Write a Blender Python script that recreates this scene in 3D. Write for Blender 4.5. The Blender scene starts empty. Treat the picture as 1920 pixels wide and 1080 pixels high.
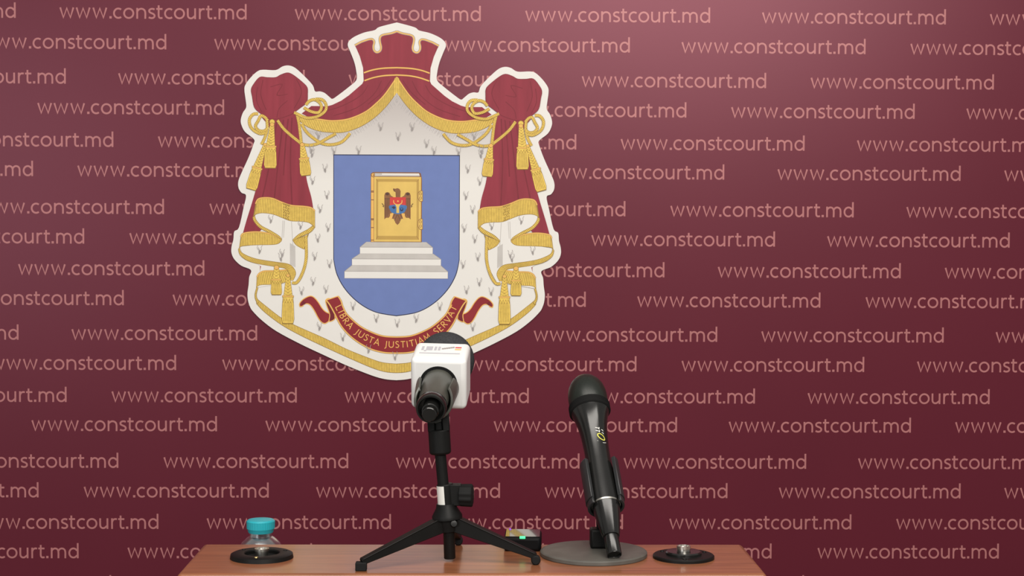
import bpy, bmesh, math, random
from math import sin, cos, pi, radians, sqrt, atan2, hypot
from mathutils import Vector, Matrix
from mathutils.geometry import tessellate_polygon

random.seed(7)
scene = bpy.context.scene
COL = scene.collection

# ------------------------------------------------------------------ camera, world, lights, exposure
FPX = 2960.0
cam_d = bpy.data.cameras.new('camera')
cam_d.sensor_width = 36.0
cam_d.lens = FPX / 1920.0 * 36.0
cam_d.clip_start = 0.05
cam = bpy.data.objects.new('camera', cam_d)
COL.objects.link(cam)
cam.matrix_world = (Matrix.Translation((0, 0, 1.49)) @ Matrix.Rotation(-radians(1.15), 4, 'Z')
                    @ Matrix.Rotation(pi / 2 - atan2(108, FPX), 4, 'X') @ Matrix.Rotation(0.0045, 4, 'Z'))
scene.camera = cam

world = bpy.data.worlds.new('room_light')
scene.world = world
world.use_nodes = True
bg = world.node_tree.nodes['Background']
bg.inputs[0].default_value = (1.0, 0.97, 0.93, 1)
bg.inputs[1].default_value = 0.38


def area_light(name, loc, target, sx, sy, power, color):
    d = bpy.data.lights.new(name, 'AREA')
    d.shape = 'RECTANGLE'
    d.size, d.size_y = sx, sy
    d.energy = power
    d.color = color
    o = bpy.data.objects.new(name, d)
    COL.objects.link(o)
    o.location = loc
    o.rotation_euler = (Vector(target) - Vector(loc)).to_track_quat('-Z', 'Y').to_euler()
    return o


area_light('ceiling_lamp_front', (0.3, 1.1, 2.95), (0.3, 1.9, 0), 2.6, 0.6, 48, (1, 0.95, 0.88))
area_light('ceiling_lamp_rear', (0.75, -1.4, 2.85), (0.3, 1.2, 1.2), 2.1, 0.9, 125, (1, 0.95, 0.88))
area_light('window_daylight', (-2.6, -2.2, 1.9), (-0.2, 2.6, 1.4), 1.6, 1.4, 45, (0.97, 0.98, 1.0))

scene.view_settings.view_transform = 'Standard'
scene.view_settings.look = 'None'
scene.view_settings.gamma = 1.0
scene.view_settings.use_curve_mapping = False
scene.view_settings.exposure = -0.36

# ------------------------------------------------------------------ materials


def mat(name, color, rough=0.5, spec=0.5, metal=0.0, tint=None, coat=0.0, coat_rough=0.1, mottling=0.05, scale=40.0, bump=0.0, emit=None, stretch=(1, 1, 1)):
    m = bpy.data.materials.new(name)
    m.use_nodes = True
    nt = m.node_tree
    b = nt.nodes['Principled BSDF']
    b.inputs['Roughness'].default_value = rough
    b.inputs['Specular IOR Level'].default_value = spec
    b.inputs['Metallic'].default_value = metal
    if tint:
        b.inputs['Specular Tint'].default_value = tint + (1,)
    b.inputs['Coat Weight'].default_value = coat
    b.inputs['Coat Roughness'].default_value = coat_rough
    tc = nt.nodes.new('ShaderNodeTexCoord')
    mp = nt.nodes.new('ShaderNodeMapping')
    mp.inputs['Scale'].default_value = stretch
    nt.links.new(tc.outputs['Object'], mp.inputs[0])
    nz = nt.nodes.new('ShaderNodeTexNoise')
    nz.inputs['Scale'].default_value = scale
    nz.inputs['Detail'].default_value = 4
    nt.links.new(mp.outputs[0], nz.inputs['Vector'])
    rp = nt.nodes.new('ShaderNodeValToRGB')
    k = mottling
    rp.color_ramp.elements[0].position = 0.3
    rp.color_ramp.elements[1].position = 0.7
    rp.color_ramp.elements[0].color = tuple(c * (1 - k) for c in color) + (1,)
    rp.color_ramp.elements[1].color = tuple(min(1, c * (1 + k)) for c in color) + (1,)
    nt.links.new(nz.outputs['Fac'], rp.inputs[0])
    nt.links.new(rp.outputs[0], b.inputs['Base Color'])
    if bump:
        bp = nt.nodes.new('ShaderNodeBump')
        bp.inputs['Strength'].default_value = bump
        bp.inputs['Distance'].default_value = 0.001
        nt.links.new(nz.outputs['Fac'], bp.inputs['Height'])
        nt.links.new(bp.outputs[0], b.inputs['Normal'])
    if emit:
        b.inputs['Emission Color'].default_value = emit[0] + (1,)
        b.inputs['Emission Strength'].default_value = emit[1]
    return m


def wood_mat():
    m = mat('cherry_laminate', (0.262, 0.093, 0.040), rough=0.38, spec=0.4, coat=0.55, coat_rough=0.16, mottling=0.22, scale=9, stretch=(1.2, 14, 14))
    return m


def lining_mat():
    # printed ermine lining of the artwork: grey ink at the top under the valance, white from the shield down
    m = bpy.data.materials.new('printed_lining')
    m.use_nodes = True
    nt = m.node_tree
    b = nt.nodes['Principled BSDF']
    b.inputs['Roughness'].default_value = 0.55
    b.inputs['Specular IOR Level'].default_value = 0.25
    tc = nt.nodes.new('ShaderNodeTexCoord')
    sx = nt.nodes.new('ShaderNodeSeparateXYZ')
    nt.links.new(tc.outputs['Object'], sx.inputs[0])
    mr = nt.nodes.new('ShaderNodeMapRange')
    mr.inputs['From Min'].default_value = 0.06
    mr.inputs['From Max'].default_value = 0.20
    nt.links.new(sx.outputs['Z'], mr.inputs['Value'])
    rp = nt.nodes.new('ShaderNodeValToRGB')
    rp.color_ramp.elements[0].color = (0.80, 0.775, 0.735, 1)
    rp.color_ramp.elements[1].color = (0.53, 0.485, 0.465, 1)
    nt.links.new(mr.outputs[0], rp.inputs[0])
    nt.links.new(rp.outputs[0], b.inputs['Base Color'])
    return m


P = dict(rough=0.55, spec=0.25)
M = {
    'maroon': mat('maroon_banner_vinyl', (0.100, 0.0105, 0.0215), rough=0.34, spec=0.58, tint=(1.0, 0.50, 0.60), mottling=0.05, scale=3),
    'letter': mat('pale_pink_banner_ink', (0.405, 0.158, 0.160), rough=0.34, spec=0.62, tint=(1.0, 0.6, 0.6)),
    'white': mat('white_board', (0.80, 0.775, 0.735), mottling=0.01, **P),
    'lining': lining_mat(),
    'grey_ink': mat('pale_grey_ink', (0.56, 0.53, 0.50), mottling=0.05, **P),
    'midgrey': mat('mid_grey_ink', (0.33, 0.30, 0.29), mottling=0.05, **P),
    'red': mat('printed_red_velvet', (0.275, 0.033, 0.052), mottling=0.12, scale=1.0, stretch=(70, 1, 7), **P),
    'darkred': mat('printed_dark_red', (0.18, 0.018, 0.028), mottling=0.1, **P),
    'spotgrey': mat('printed_soft_grey', (0.42, 0.39, 0.38), mottling=0.1, **P),
    'redshade': mat('printed_red_shade', (0.205, 0.024, 0.037), mottling=0.1, **P),
    'ribbonred': mat('printed_ribbon_red', (0.27, 0.022, 0.030), mottling=0.06, **P),
    'gold': mat('printed_gold', (0.80, 0.56, 0.115), mottling=0.12, scale=160, **P),
    'palegold': mat('printed_pale_gold', (0.83, 0.48, 0.13), mottling=0.05, **P),
    'golddark': mat('printed_gold_shade', (0.34, 0.21, 0.05), mottling=0.1, **P),
    'bookgold': mat('printed_book_gold', (0.76, 0.52, 0.14), mottling=0.05, **P),
    'bookshade': mat('printed_book_shade', (0.52, 0.33, 0.085), mottling=0.05, **P),
    'brown': mat('printed_brown', (0.26, 0.12, 0.055), mottling=0.15, **P),
    'darkbrown': mat('printed_dark_brown', (0.10, 0.05, 0.035), mottling=0.15, **P),
    'blue': mat('printed_blue', (0.155, 0.215, 0.475), mottling=0.03, **P),
    'brightblue': mat('printed_bright_blue', (0.07, 0.18, 0.42), mottling=0.1, **P),
    'vividred': mat('printed_vivid_red', (0.62, 0.055, 0.05), mottling=0.05, **P),
    'ink': mat('printed_dark_outline', (0.035, 0.04, 0.09), mottling=0.05, **P),
    'wood': wood_mat(),
    'black': mat('black_plastic', (0.0055, 0.0055, 0.0052), rough=0.48, spec=0.2, mottling=0.2),
    'matblack': mat('matte_black_rubber', (0.007, 0.007, 0.007), rough=0.7, spec=0.2, mottling=0.2),
    'deepblack': mat('deep_black_plastic', (0.003, 0.003, 0.0035), rough=0.5, spec=0.1, mottling=0.2),
    'clipgrey': mat('dark_grey_clip_plastic', (0.022, 0.023, 0.024), rough=0.36, spec=0.5, mottling=0.15),
    'glossblack': mat('glossy_black', (0.008, 0.008, 0.009), rough=0.05, spec=0.6, coat=0.6, coat_rough=0.02),
    'satinblack': mat('satin_black_lacquer', (0.009, 0.009, 0.0085), rough=0.19, spec=0.6, mottling=0.15),
    'olive': mat('dark_olive_grey_paint', (0.060, 0.060, 0.050), rough=0.35, spec=0.5, mottling=0.15),
    'foam': mat('charcoal_foam', (0.040, 0.040, 0.043), rough=0.95, spec=0.1, mottling=0.2, scale=420, bump=0.15),
    'grille': mat('dark_grille_mesh', (0.011, 0.014, 0.011), rough=0.36, spec=0.4, mottling=0.4, scale=900, bump=0.12),
    'base_grey': mat('grey_cast_metal_base', (0.085, 0.080, 0.070), rough=0.5, spec=0.5, mottling=0.15, scale=60),
    'plastic_white': mat('white_flag_plastic', (0.80, 0.80, 0.79), rough=0.3, spec=0.5, mottling=0.01),
    'sticker': mat('white_paper_sticker', (0.75, 0.74, 0.70), rough=0.7, spec=0.2),
    'silver': mat('brushed_silver', (0.62, 0.60, 0.55), rough=0.28, metal=1.0, mottling=0.08),
    'goldmetal': mat('brass_screw', (0.70, 0.55, 0.22), rough=0.3, metal=1.0),
    'teal': mat('teal_cap_plastic', (0.018, 0.37, 0.44), rough=0.38, spec=0.5, mottling=0.04),
    'green_led': mat('green_light', (0.05, 0.9, 0.3), emit=((0.10, 1.0, 0.34), 1.05)),
    'purple_led': mat('violet_light', (0.2, 0.05, 0.6), emit=((0.28, 0.07, 0.85), 0.9)),
    'yellow_paint': mat('yellow_marker', (0.62, 0.58, 0.08), rough=0.6),
    'wallpaint': mat('cream_wall_paint', (0.62, 0.58, 0.50), rough=0.8, spec=0.3),
    'badge_grey': mat('badge_grey_ink', (0.46, 0.46, 0.50), rough=0.4, spec=0.4),
    'floor': mat('grey_carpet', (0.16, 0.15, 0.14), rough=0.95, spec=0.1, mottling=0.3, scale=90),
}


def clear_mat(name, tint, rough, ior=1.45, alpha_mix=0.0):
    m = bpy.data.materials.new(name)
    m.use_nodes = True
    nt = m.node_tree
    b = nt.nodes['Principled BSDF']
    b.inputs['Base Color'].default_value = tint + (1,)
    b.inputs['Transmission Weight'].default_value = 1.0
    b.inputs['Roughness'].default_value = rough
    b.inputs['IOR'].default_value = ior
    return m


M['water'] = clear_mat('water', (0.95, 0.98, 0.99), 0.0, 1.33)


def thin_plastic():
    # thin clear film: passes light straight through, reflects at the rim
    m = bpy.data.materials.new('clear_bottle_plastic')
    m.use_nodes = True
    nt = m.node_tree
    for n in list(nt.nodes):
        nt.nodes.remove(n)
    out = nt.nodes.new('ShaderNodeOutputMaterial')
    tr = nt.nodes.new('ShaderNodeBsdfTransparent')
    tr.inputs[0].default_value = (0.92, 0.97, 0.98, 1)
    gl = nt.nodes.new('ShaderNodeBsdfGlossy')
    gl.inputs['Roughness'].default_value = 0.22
    gl.inputs['Color'].default_value = (0.95, 0.98, 1.0, 1)
    lw = nt.nodes.new('ShaderNodeLayerWeight')
    lw.inputs[0].default_value = 0.48
    mx = nt.nodes.new('ShaderNodeMixShader')
    nt.links.new(lw.outputs['Facing'], mx.inputs[0])
    nt.links.new(tr.outputs[0], mx.inputs[1])
    nt.links.new(gl.outputs[0], mx.inputs[2])
    nt.links.new(mx.outputs[0], out.inputs['Surface'])
    return m


M['clear'] = thin_plastic()

# ------------------------------------------------------------------ object helpers


def thing(name, label, category, loc=(0, 0, 0), group=None, rot=None):
    o = bpy.data.objects.new(name, None)
    o.empty_display_size = 0.02
    COL.objects.link(o)
    o.location = loc
    if rot is not None:
        o.rotation_euler = rot
    o['label'] = label
    o['category'] = category
    if group:
        o['group'] = group
    return o


def link_mesh(name, bm, mats, parent=None, smooth=True, label=None, bevel=0.0, segs=2, auto=35):
    me = bpy.data.meshes.new(name)
    bmesh.ops.recalc_face_normals(bm, faces=bm.faces)
    bm.to_mesh(me)
    bm.free()
    for m in (mats if isinstance(mats, (list, tuple)) else [mats]):
        me.materials.append(M[m])
    if smooth:
        for p in me.polygons:
            p.use_smooth = True
        me.set_sharp_from_angle(angle=radians(auto))
    o = bpy.data.objects.new(name, me)
    COL.objects.link(o)
    if parent:
        o.parent = parent
    if label:
        o['label'] = label
    if bevel:
        md = o.modifiers.new('bevel', 'BEVEL')
        md.width = bevel
        md.segments = segs
        md.limit_method = 'ANGLE'
        md.angle_limit = radians(40)
    return o


def add_box(bm, x0, x1, y0, y1, z0, z1, mtx=None, mi=0):
    vs = [bm.verts.new((x, y, z)) for z in (z0, z1) for y in (y0, y1) for x in (x0, x1)]
    for q in ((0, 2, 3, 1), (4, 5, 7, 6), (0, 1, 5, 4), (2, 6, 7, 3), (0, 4, 6, 2), (1, 3, 7, 5)):
        bm.faces.new([vs[i] for i in q]).material_index = mi
    if mtx:
        bmesh.ops.transform(bm, matrix=mtx, verts=vs)
    return vs


def add_lathe(bm, prof, segs=48, mtx=None, a0=0.0, a1=2 * pi, mi=0):
    """prof: list of (t, r) along local z."""
    full = abs(a1 - a0 - 2 * pi) < 1e-6
    n = segs if full else segs + 1
    rings, allv = [], []
    for t, r in prof:
        if r < 1e-6:
            v = bm.verts.new((0, 0, t))
            rings.append([v])
            allv.append(v)
        else:
            ring = [bm.verts.new((r * cos(a0 + (a1 - a0) * k / segs), r * sin(a0 + (a1 - a0) * k / segs), t)) for k in range(n)]
            rings.append(ring)
            allv += ring
    for A, B in zip(rings, rings[1:]):
        m = segs
        for k in range(m):
            k2 = (k + 1) % n if full else k + 1
            if len(A) == 1 and len(B) == 1:
                continue
            if len(A) == 1:
                f = bm.faces.new((A[0], B[k], B[k2]))
            elif len(B) == 1:
                f = bm.faces.new((A[k], A[k2], B[0]))
            else:
                f = bm.faces.new((A[k], A[k2], B[k2], B[k]))
            f.material_index = mi
    if mtx:
        bmesh.ops.transform(bm, matrix=mtx, verts=allv)
    return allv


def add_bar(bm, p, q, w0, h0, w1, h1, up=Vector((0, 0, 1)), mi=0):
    """tapered rectangular bar from p to q."""
    p, q = Vector(p), Vector(q)
    d = (q - p).normalized()
    s = d.cross(up).normalized()
    u = s.cross(d).normalized()
    vs = []
    for c, w, h in ((p, w0, h0), (q, w1, h1)):
        for a, b in ((-1, -1), (1, -1), (1, 1), (-1, 1)):
            vs.append(bm.verts.new(c + s * (a * w / 2) + u * (b * h / 2)))
    for f in ((0, 1, 2, 3), (7, 6, 5, 4), (0, 4, 5, 1), (1, 5, 6, 2), (2, 6, 7, 3), (3, 7, 4, 0)):
        bm.faces.new([vs[i] for i in f]).material_index = mi
    return vs


def axis_mtx(origin, axis, xhint=(1, 0, 0)):
    z = Vector(axis).normalized()
    x = Vector(xhint)
    x = (x - z * x.dot(z)).normalized()
    y = z.cross(x)
    m = Matrix((x, y, z)).transposed().to_4x4()
    m.translation = origin
    return m


# ------------------------------------------------------------------ flat print helpers (ink lying on a vertical board)


def catmull(pts, n=6, closed=False):
    out = []
    L = len(pts)
    rng = range(L) if closed else range(L - 1)
    for i in rng:
        if closed:
            p0, p1, p2, p3 = pts[(i - 1) % L], pts[i], pts[(i + 1) % L], pts[(i + 2) % L]
        else:
            p0, p1, p2, p3 = pts[max(i - 1, 0)], pts[i], pts[i + 1], pts[min(i + 2, L - 1)]
        for k in range(n):
            t = k / n
            out.append(tuple(0.5 * ((2 * p1[j]) + (-p0[j] + p2[j]) * t + (2 * p0[j] - 5 * p1[j] + 4 * p2[j] - p3[j]) * t * t
                                    + (-p0[j] + 3 * p1[j] - 3 * p2[j] + p3[j]) * t ** 3) for j in (0, 1)))
    if not closed:
        out.append(tuple(pts[-1]))
    return out


def resample(pts, n):
    acc = [0]
    for a, b in zip(pts, pts[1:]):
        acc.append(acc[-1] + hypot(b[0] - a[0], b[1] - a[1]))
    out, j = [], 0
    for i in range(n + 1):
        s = acc[-1] * i / n
        while j < len(acc) - 2 and acc[j + 1] < s:
            j += 1
        d = acc[j + 1] - acc[j]
        t = 0 if d == 0 else (s - acc[j]) / d
        out.append((pts[j][0] + (pts[j + 1][0] - pts[j][0]) * t, pts[j][1] + (pts[j + 1][1] - pts[j][1]) * t))
    return out


def plen(pts):
    return sum(hypot(b[0] - a[0], b[1] - a[1]) for a, b in zip(pts, pts[1:]))


def stroke_sides(pts, w, limit=2.5):
    L, R = [], []
    n = len(pts)
    loop = n > 3 and hypot(pts[0][0] - pts[-1][0], pts[0][1] - pts[-1][1]) < 1e-6
    for i in range(n):
        a, b, c = pts[max(i - 1, 0)], pts[i], pts[min(i + 1, n - 1)]
        if loop and i == 0:
            a = pts[-2]
        if loop and i == n - 1:
            c = pts[1]
        d1 = Vector((b[0] - a[0], b[1] - a[1]))
        d2 = Vector((c[0] - b[0], c[1] - b[1]))
        if d1.length < 1e-9:
            d1 = d2
        if d2.length < 1e-9:
            d2 = d1
        d1 = d1.normalized() if d1.length > 0 else Vector((1, 0))
        d2 = d2.normalized() if d2.length > 0 else d1
        n1 = Vector((-d1.y, d1.x))
        n2 = Vector((-d2.y, d2.x))
        m = n1 + n2
        if m.length < 1e-3:
            m = n1
        m = m.normalized()
        k = min(1 / max(m.dot(n1), 0.25), limit)
        L.append((b[0] + m.x * w / 2 * k, b[1] + m.y * w / 2 * k))
        R.append((b[0] - m.x * w / 2 * k, b[1] - m.y * w / 2 * k))
    return L, R


# artwork units -> metres on the board (one unit is close to one millimetre); u to the right, v downwards
ART_U0, ART_V0, ART_X, ART_Z = 743.5, 400.0, -0.1591, 1.5209
ART_S = 0.0010093


def art(u, v):
    return ((u - ART_U0) * ART_S, -(v - ART_V0) * ART_S)


INK_STEP = 6.0e-6


class Sheet:
    """ink shapes of one printed part; all lie flat on the board, later shapes on top of earlier ones."""
    level = 1

    def __init__(self, mirror=False, origin=(0, 0)):
        self.bm = bmesh.new()
        self.mats = []
        self.mirror = mirror

    def mi(self, m):
        if m not in self.mats:
            self.mats.append(m)
        return self.mats.index(m)

    def pt(self, p):
        x, z = art(*p)
        if self.mirror:
            x = -x
        return self.bm.verts.new((x, -Sheet.level * INK_STEP, z))

    def _face(self, vs, k):
        a = sum(vs[i].co.x * vs[(i + 1) % len(vs)].co.z - vs[(i + 1) % len(vs)].co.x * vs[i].co.z for i in range(len(vs)))
        if abs(a) < 1e-14:
            return
        if a < 0:
            vs = vs[::-1]
        try:
            self.bm.faces.new(vs).material_index = k
        except ValueError:
            pass

    def fill(self, pts, m):
        Sheet.level += 1
        k = self.mi(m)
        vs = [self.pt(p) for p in pts]
        for tri in tessellate_polygon([[Vector((p[0], p[1], 0)) for p in pts]]):
            self._face([vs[i] for i in tri], k)

    def strip(self, A, B, m, up=True):
        if up:
            Sheet.level += 1
        k = self.mi(m)
        va, vb = [self.pt(p) for p in A], [self.pt(p) for p in B]
        for i in range(len(A) - 1):
            self._face([va[i], va[i + 1], vb[i + 1], vb[i]], k)

    def line(self, pts, w, m, closed=False, up=True):
        if closed:
            pts = list(pts) + [pts[0]]
        self.strip(*stroke_sides(pts, w), m, up)

    def lines(self, many, w, m):
        Sheet.level += 1
        base_level = Sheet.level
        for i, pts in enumerate(many):
            Sheet.level = base_level + (i % 3) * 0.33
            self.line(pts, w, m, up=False)
        Sheet.level = base_level

    def ellipse(self, c, rx, ry, m, rot=0, n=20):
        self.fill([(c[0] + rx * cos(2 * pi * k / n) * cos(rot) - ry * sin(2 * pi * k / n) * sin(rot),
                    c[1] + rx * cos(2 * pi * k / n) * sin(rot) + ry * sin(2 * pi * k / n) * cos(rot)) for k in range(n)], m)

    def fringe(self, top, bot, pitch=3.1, trim=True, m='gold'):
        n = max(4, int(plen(top) / pitch))
        A, B = resample(top, n), resample(bot, n)
        self.strip(A, B, m)
        self.lines([[a, b] for a, b in zip(A, B)], 0.95, 'golddark')
        self.line(B, 0.9, 'golddark')
        if trim:
            self.line(A, 3.0, 'golddark')
            self.line(A, 2.1, 'palegold')
        else:
            self.line(A, 0.9, 'golddark')

    def rope(self, pts, w=4.6, n=6):
        c = catmull(pts, n) if n else pts
        self.line(c, w + 1.1, 'golddark')
        self.line(c, w - 0.2, 'gold')
        k = max(2, int(plen(c) / 3.2))
        r = resample(c, k)
        L, R = stroke_sides(r, w * 0.9)
        self.lines([[L[i], R[i + 1]] for i in range(len(r) - 1)], 0.8, 'golddark')

    def tassel(self, p0, p1, p2, w, neck=5.5):
        def fr(p, q):
            d = Vector((q[0] - p[0], q[1] - p[1])).normalized()
            return d, Vector((-d.y, d.x))
        P0, P1, P2 = Vector(p0), Vector(p1), Vector(p2)
        d, s = fr(p0, p1)
        e, t = fr(p1, p2)
        nk = [P0 - s * neck / 2, P0 + s * neck / 2, P1 + s * w * 0.36, P1 - s * w * 0.36]
        self.fill([tuple(p) for p in nk], 'golddark')
        nk = [P0 - s * (neck / 2 - .6), P0 + s * (neck / 2 - .6), P1 + s * (w * 0.36 - .6), P1 - s * (w * 0.36 - .6)]
        self.fill([tuple(p) for p in nk], 'gold')
        L = (P1 - P0).length
        ls = []
        k = max(2, int(L / 5))
        for i in range(k):
            a, b = P0 + d * (L * i / k), P0 + d * (L * (i + 1) / k)
            wa = neck / 2 + (w * 0.36 - neck / 2) * i / k
            wb = neck / 2 + (w * 0.36 - neck / 2) * (i + 1) / k
            ls += [[tuple(a - s * wa), tuple(b + s * wb * 0.3)], [tuple(a + s * wa), tuple(b - s * wb * 0.3)]]
        self.lines(ls, 0.7, 'golddark')
        h = (P2 - P1).length

        def skirt(x):
            return [P1 - t * (w * 0.40 - x) + e * x, P1 - t * (w * 0.46 - x) + e * h * 0.3, P1 - t * (w / 2 - x) + e * (h * 0.85), P1 - t * (w * 0.42 - x) + e * (h - x),
                    P1 + t * (w * 0.42 - x) + e * (h - x), P1 + t * (w / 2 - x) + e * (h * 0.85), P1 + t * (w * 0.46 - x) + e * h * 0.3, P1 + t * (w * 0.40 - x) + e * x]
        self.fill([tuple(p) for p in skirt(0)], 'golddark')
        self.fill([tuple(p) for p in skirt(0.7)], 'gold')
        q = max(4, int(w / 3))
        self.lines([[tuple(P1 + t * (w * 0.8 * (i / q - .5)) + e * h * 0.22), tuple(P1 + t * (w * 0.96 * (i / q - .5)) + e * h * 0.93)] for i in range(1, q)], 0.8, 'golddark')
        self.line([tuple(P1 - t * w * .46), tuple(P1 + t * w * .46)], 3.4, 'golddark')
        self.line([tuple(P1 - t * w * .44), tuple(P1 + t * w * .44)], 2.2, 'palegold')
        zz = [tuple(P1 + t * w * 0.42 * (2 * i / 8 - 1) + e * h * (0.10 if i % 2 else 0.24)) for i in range(9)]
        self.line(zz, 0.8, 'golddark')
        self.line([tuple(P2 - t * w * .42), tuple(P2 + t * w * .42)], 1.6, 'golddark')

    def done(self, name, parent, label=None):
        me = bpy.data.meshes.new(name)
        self.bm.to_mesh(me)
        self.bm.free()
        for m in self.mats:
            me.materials.append(M[m])
        o = bpy.data.objects.new(name, me)
        COL.objects.link(o)
        o.parent = parent
        if label:
            o['label'] = label
        return o


# ------------------------------------------------------------------ the setting
bm = bmesh.new()
add_box(bm, -3.5, 3.5, -3.5, 3.4, -0.05, 0.0)
fl = link_mesh('floor', bm, 'floor', smooth=False)
fl['kind'] = 'structure'
bm = bmesh.new()
add_box(bm, -3.5, 3.5, 3.08, 3.2, 0.0, 3.0)
wb = link_mesh('wall_back', bm, 'wallpaint', smooth=False)
wb['kind'] = 'structure'

# ------------------------------------------------------------------ press banner with repeated web address
BANNER_Y = 3.0
banner = thing('press_banner', 'wide maroon press banner printed all over with a pale pink web address', 'banner', (0, BANNER_Y, 0))
bm = bmesh.new()
add_box(bm, -2.3, 2.3, 0.0, 0.012, 0.0, 2.55)
link_mesh('banner_panel', bm, 'maroon', banner, smooth=False)

ST = 3.4


def arc(cx, cy, rx, ry, a0, a1, n=18):
    return [(cx + rx * cos(radians(a0 + (a1 - a0) * k / n)), cy + ry * sin(radians(a0 + (a1 - a0) * k / n))) for k in range(n + 1)]


def glyph_strokes():
    """lower-case letters as pen strokes, y up, x-height 20.5; returns list of strokes for the whole line, total width 355."""
    G = {
        'w': [[(1.6, 20.4), (7.5, 1.4), (14.0, 19.2), (20.6, 1.4), (26.4, 20.4)]],
        'c': [arc(9.9, 10.2, 8.3, 8.8, 52, 308, 22)],
        'o': [arc(10.3, 10.2, 8.7, 8.8, 0, 360, 30)],
        'n': [[(1.7, 0), (1.7, 20.4)], catmull([(1.7, 13.5), (4.5, 17.2), (9.6, 18.9), (14.6, 17.0), (16.9, 12), (16.9, 0)], 5)],
        's': [catmull([(12.3, 17.7), (9, 18.9), (5.2, 18.5), (2.4, 16.3), (2.6, 13.2), (5.5, 11.2), (9, 9.7), (11.9, 7.3), (11.9, 4.0), (9.2, 1.8), (5.2, 1.5), (1.2, 2.9)], 4)],
        't': [catmull([(5.0, 25.6), (5.0, 15), (5.0, 6), (6.2, 2.6), (9, 1.5), (12.2, 2.2)], 5), [(0.4, 18.8), (12.2, 18.8)]],
        'u': [catmull([(1.8, 20.4), (1.8, 9), (2.6, 4.2), (6.0, 1.6), (10.5, 2.2), (15.6, 6.6)], 5), [(15.6, 20.4), (15.6, 0)]],
        'r': [[(1.7, 0), (1.7, 20.4)], catmull([(1.7, 13), (3.6, 17), (7, 18.9), (11, 18.7)], 5)],
        'm': [[(1.7, 0), (1.7, 20.4)], catmull([(1.7, 14), (4.2, 17.4), (8.2, 18.9), (12.4, 17.3), (14.5, 12.5), (14.5, 0)], 5),
              catmull([(14.5, 14), (17, 17.4), (21, 18.9), (25.4, 17.3), (27.6, 12.5), (27.6, 0)], 5)],
        'd': [arc(9.3, 10.2, 7.8, 8.8, 30, 330, 24), [(17.6, 29.2), (17.6, 0)]],
        '.': [[(0.2, 2.3), (4.6, 2.3)]],
    }
    xs = [0.5, 31.2, 62.7, 94.4, 101.7, 120.8, 145.4, 167.6, 182.6, 198.0, 216.5, 240.8, 263.5, 276.5, 291.6, 300.6, 334.4]
    out = []
    for ch, x in zip('www.constcourt.md', xs):
        for s in G[ch]:
            out.append(([(p[0] + x, p[1]) for p in s], 4.4 if ch == '.' else ST))
    return out


GL = [(stroke_sides(s, w, 1.5)) for s, w in glyph_strokes()]
TEXT_W = 0.3515


def put_text(bm, x, z):
    k = TEXT_W / 354.0
    for i_, (L, R) in enumerate(GL):
        yy = -0.0002 - 0.00002 * (i_ % 4)
        a = [bm.verts.new((x + p[0] * k, yy, z + p[1] * k)) for p in L]
        b = [bm.verts.new((x + p[0] * k, yy, z + p[1] * k)) for p in R]
        for i in range(len(a) - 1):
            try:
                bm.faces.new((a[i], b[i], b[i + 1], a[i + 1]))
            except ValueError:
                pass


ROWS = [
    (1.8847, [-1.2256, -0.7933, -0.3523, 0.0822, 0.5314, 0.966]), (1.8276, [-0.9441, -0.5037, -0.0698, 0.3788, 0.8148]),
    (1.7621, [-1.1327, -0.6841, -0.2509, 0.1899, 0.6252, 1.0651]), (1.7055, [-1.2693, -0.8358, -0.3966, 0.0386, 0.4743, 0.9238]),
    (1.6439, [-1.0442, -0.61, -0.1702, 0.2646, 0.7152]), (1.5882, [-1.1951, -0.7615, -0.3223, 0.1119, 0.564, 0.9983]),
    (1.5177, [-0.9495, -0.5135, -0.076, 0.36, 0.8114]), (1.4613, [-1.0998, -0.6644, -0.2285, 0.21, 0.6603]),
    (1.4019, [-1.3068, -0.8738, -0.4353, -0.0007, 0.4517, 0.8868]), (1.3451, [-1.0259, -0.5834, -0.1504, 0.2983, 0.7354]),
    (1.2791, [-1.2244, -0.7743, -0.3345, 0.1013, 0.5361, 0.9867]), (1.2222, [-0.9277, -0.49, -0.0528, 0.3839, 0.836]),
    (1.161, [-1.1347, -0.6994, -0.2581, 0.1747, 0.6264, 1.0648]), (1.1058, [-1.2864, -0.8507, -0.4084, 0.0258, 0.4754, 0.9112]),
    (1.0357, [-1.0376, -0.6016, -0.1605, 0.2745, 0.7249]), (0.9791, [-1.1887, -0.7528, -0.3122, 0.1237, 0.573, 1.008]),
    (0.919, [-0.9622, -0.5201, -0.0763, 0.3629, 0.8]), (0.8627, [-1.1136, -0.6705, -0.2279, 0.2097, 0.6488]),
]
for k in range(1, 8):   # the pattern runs on above and below
    z, xs = ROWS[4 - k % 4]
    ROWS.append((1.8847 + 0.0613 * k, [x + 0.09 * k for x in xs]))
for k in range(1, 9):
    z, xs = ROWS[17 - k % 4]
    ROWS.append((0.8627 - 0.0613 * k, [x - 0.09 * k for x in xs]))
bm = bmesh.new()
for z, xs in ROWS:
    xs = list(xs)
    while xs[0] - 0.437 > -2.25:
        xs.insert(0, xs[0] - 0.437)
    while xs[-1] + 0.437 < 1.9:
        xs.append(xs[-1] + 0.437)
    for x in xs:
        if -2.25 < x < 1.92:
            put_text(bm, x, z)
link_mesh('printed_lettering', bm, 'letter', banner, smooth=False, label='pale pink web address lettering')

# ------------------------------------------------------------------ coat of arms board
BOARD_T = 0.004
arms = thing('coat_of_arms', 'white-edged cut-out coat of arms with crown, red curtains and blue shield, mounted on maroon banner', 'emblem',
             (ART_X, BANNER_Y - BOARD_T, ART_Z))

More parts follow.
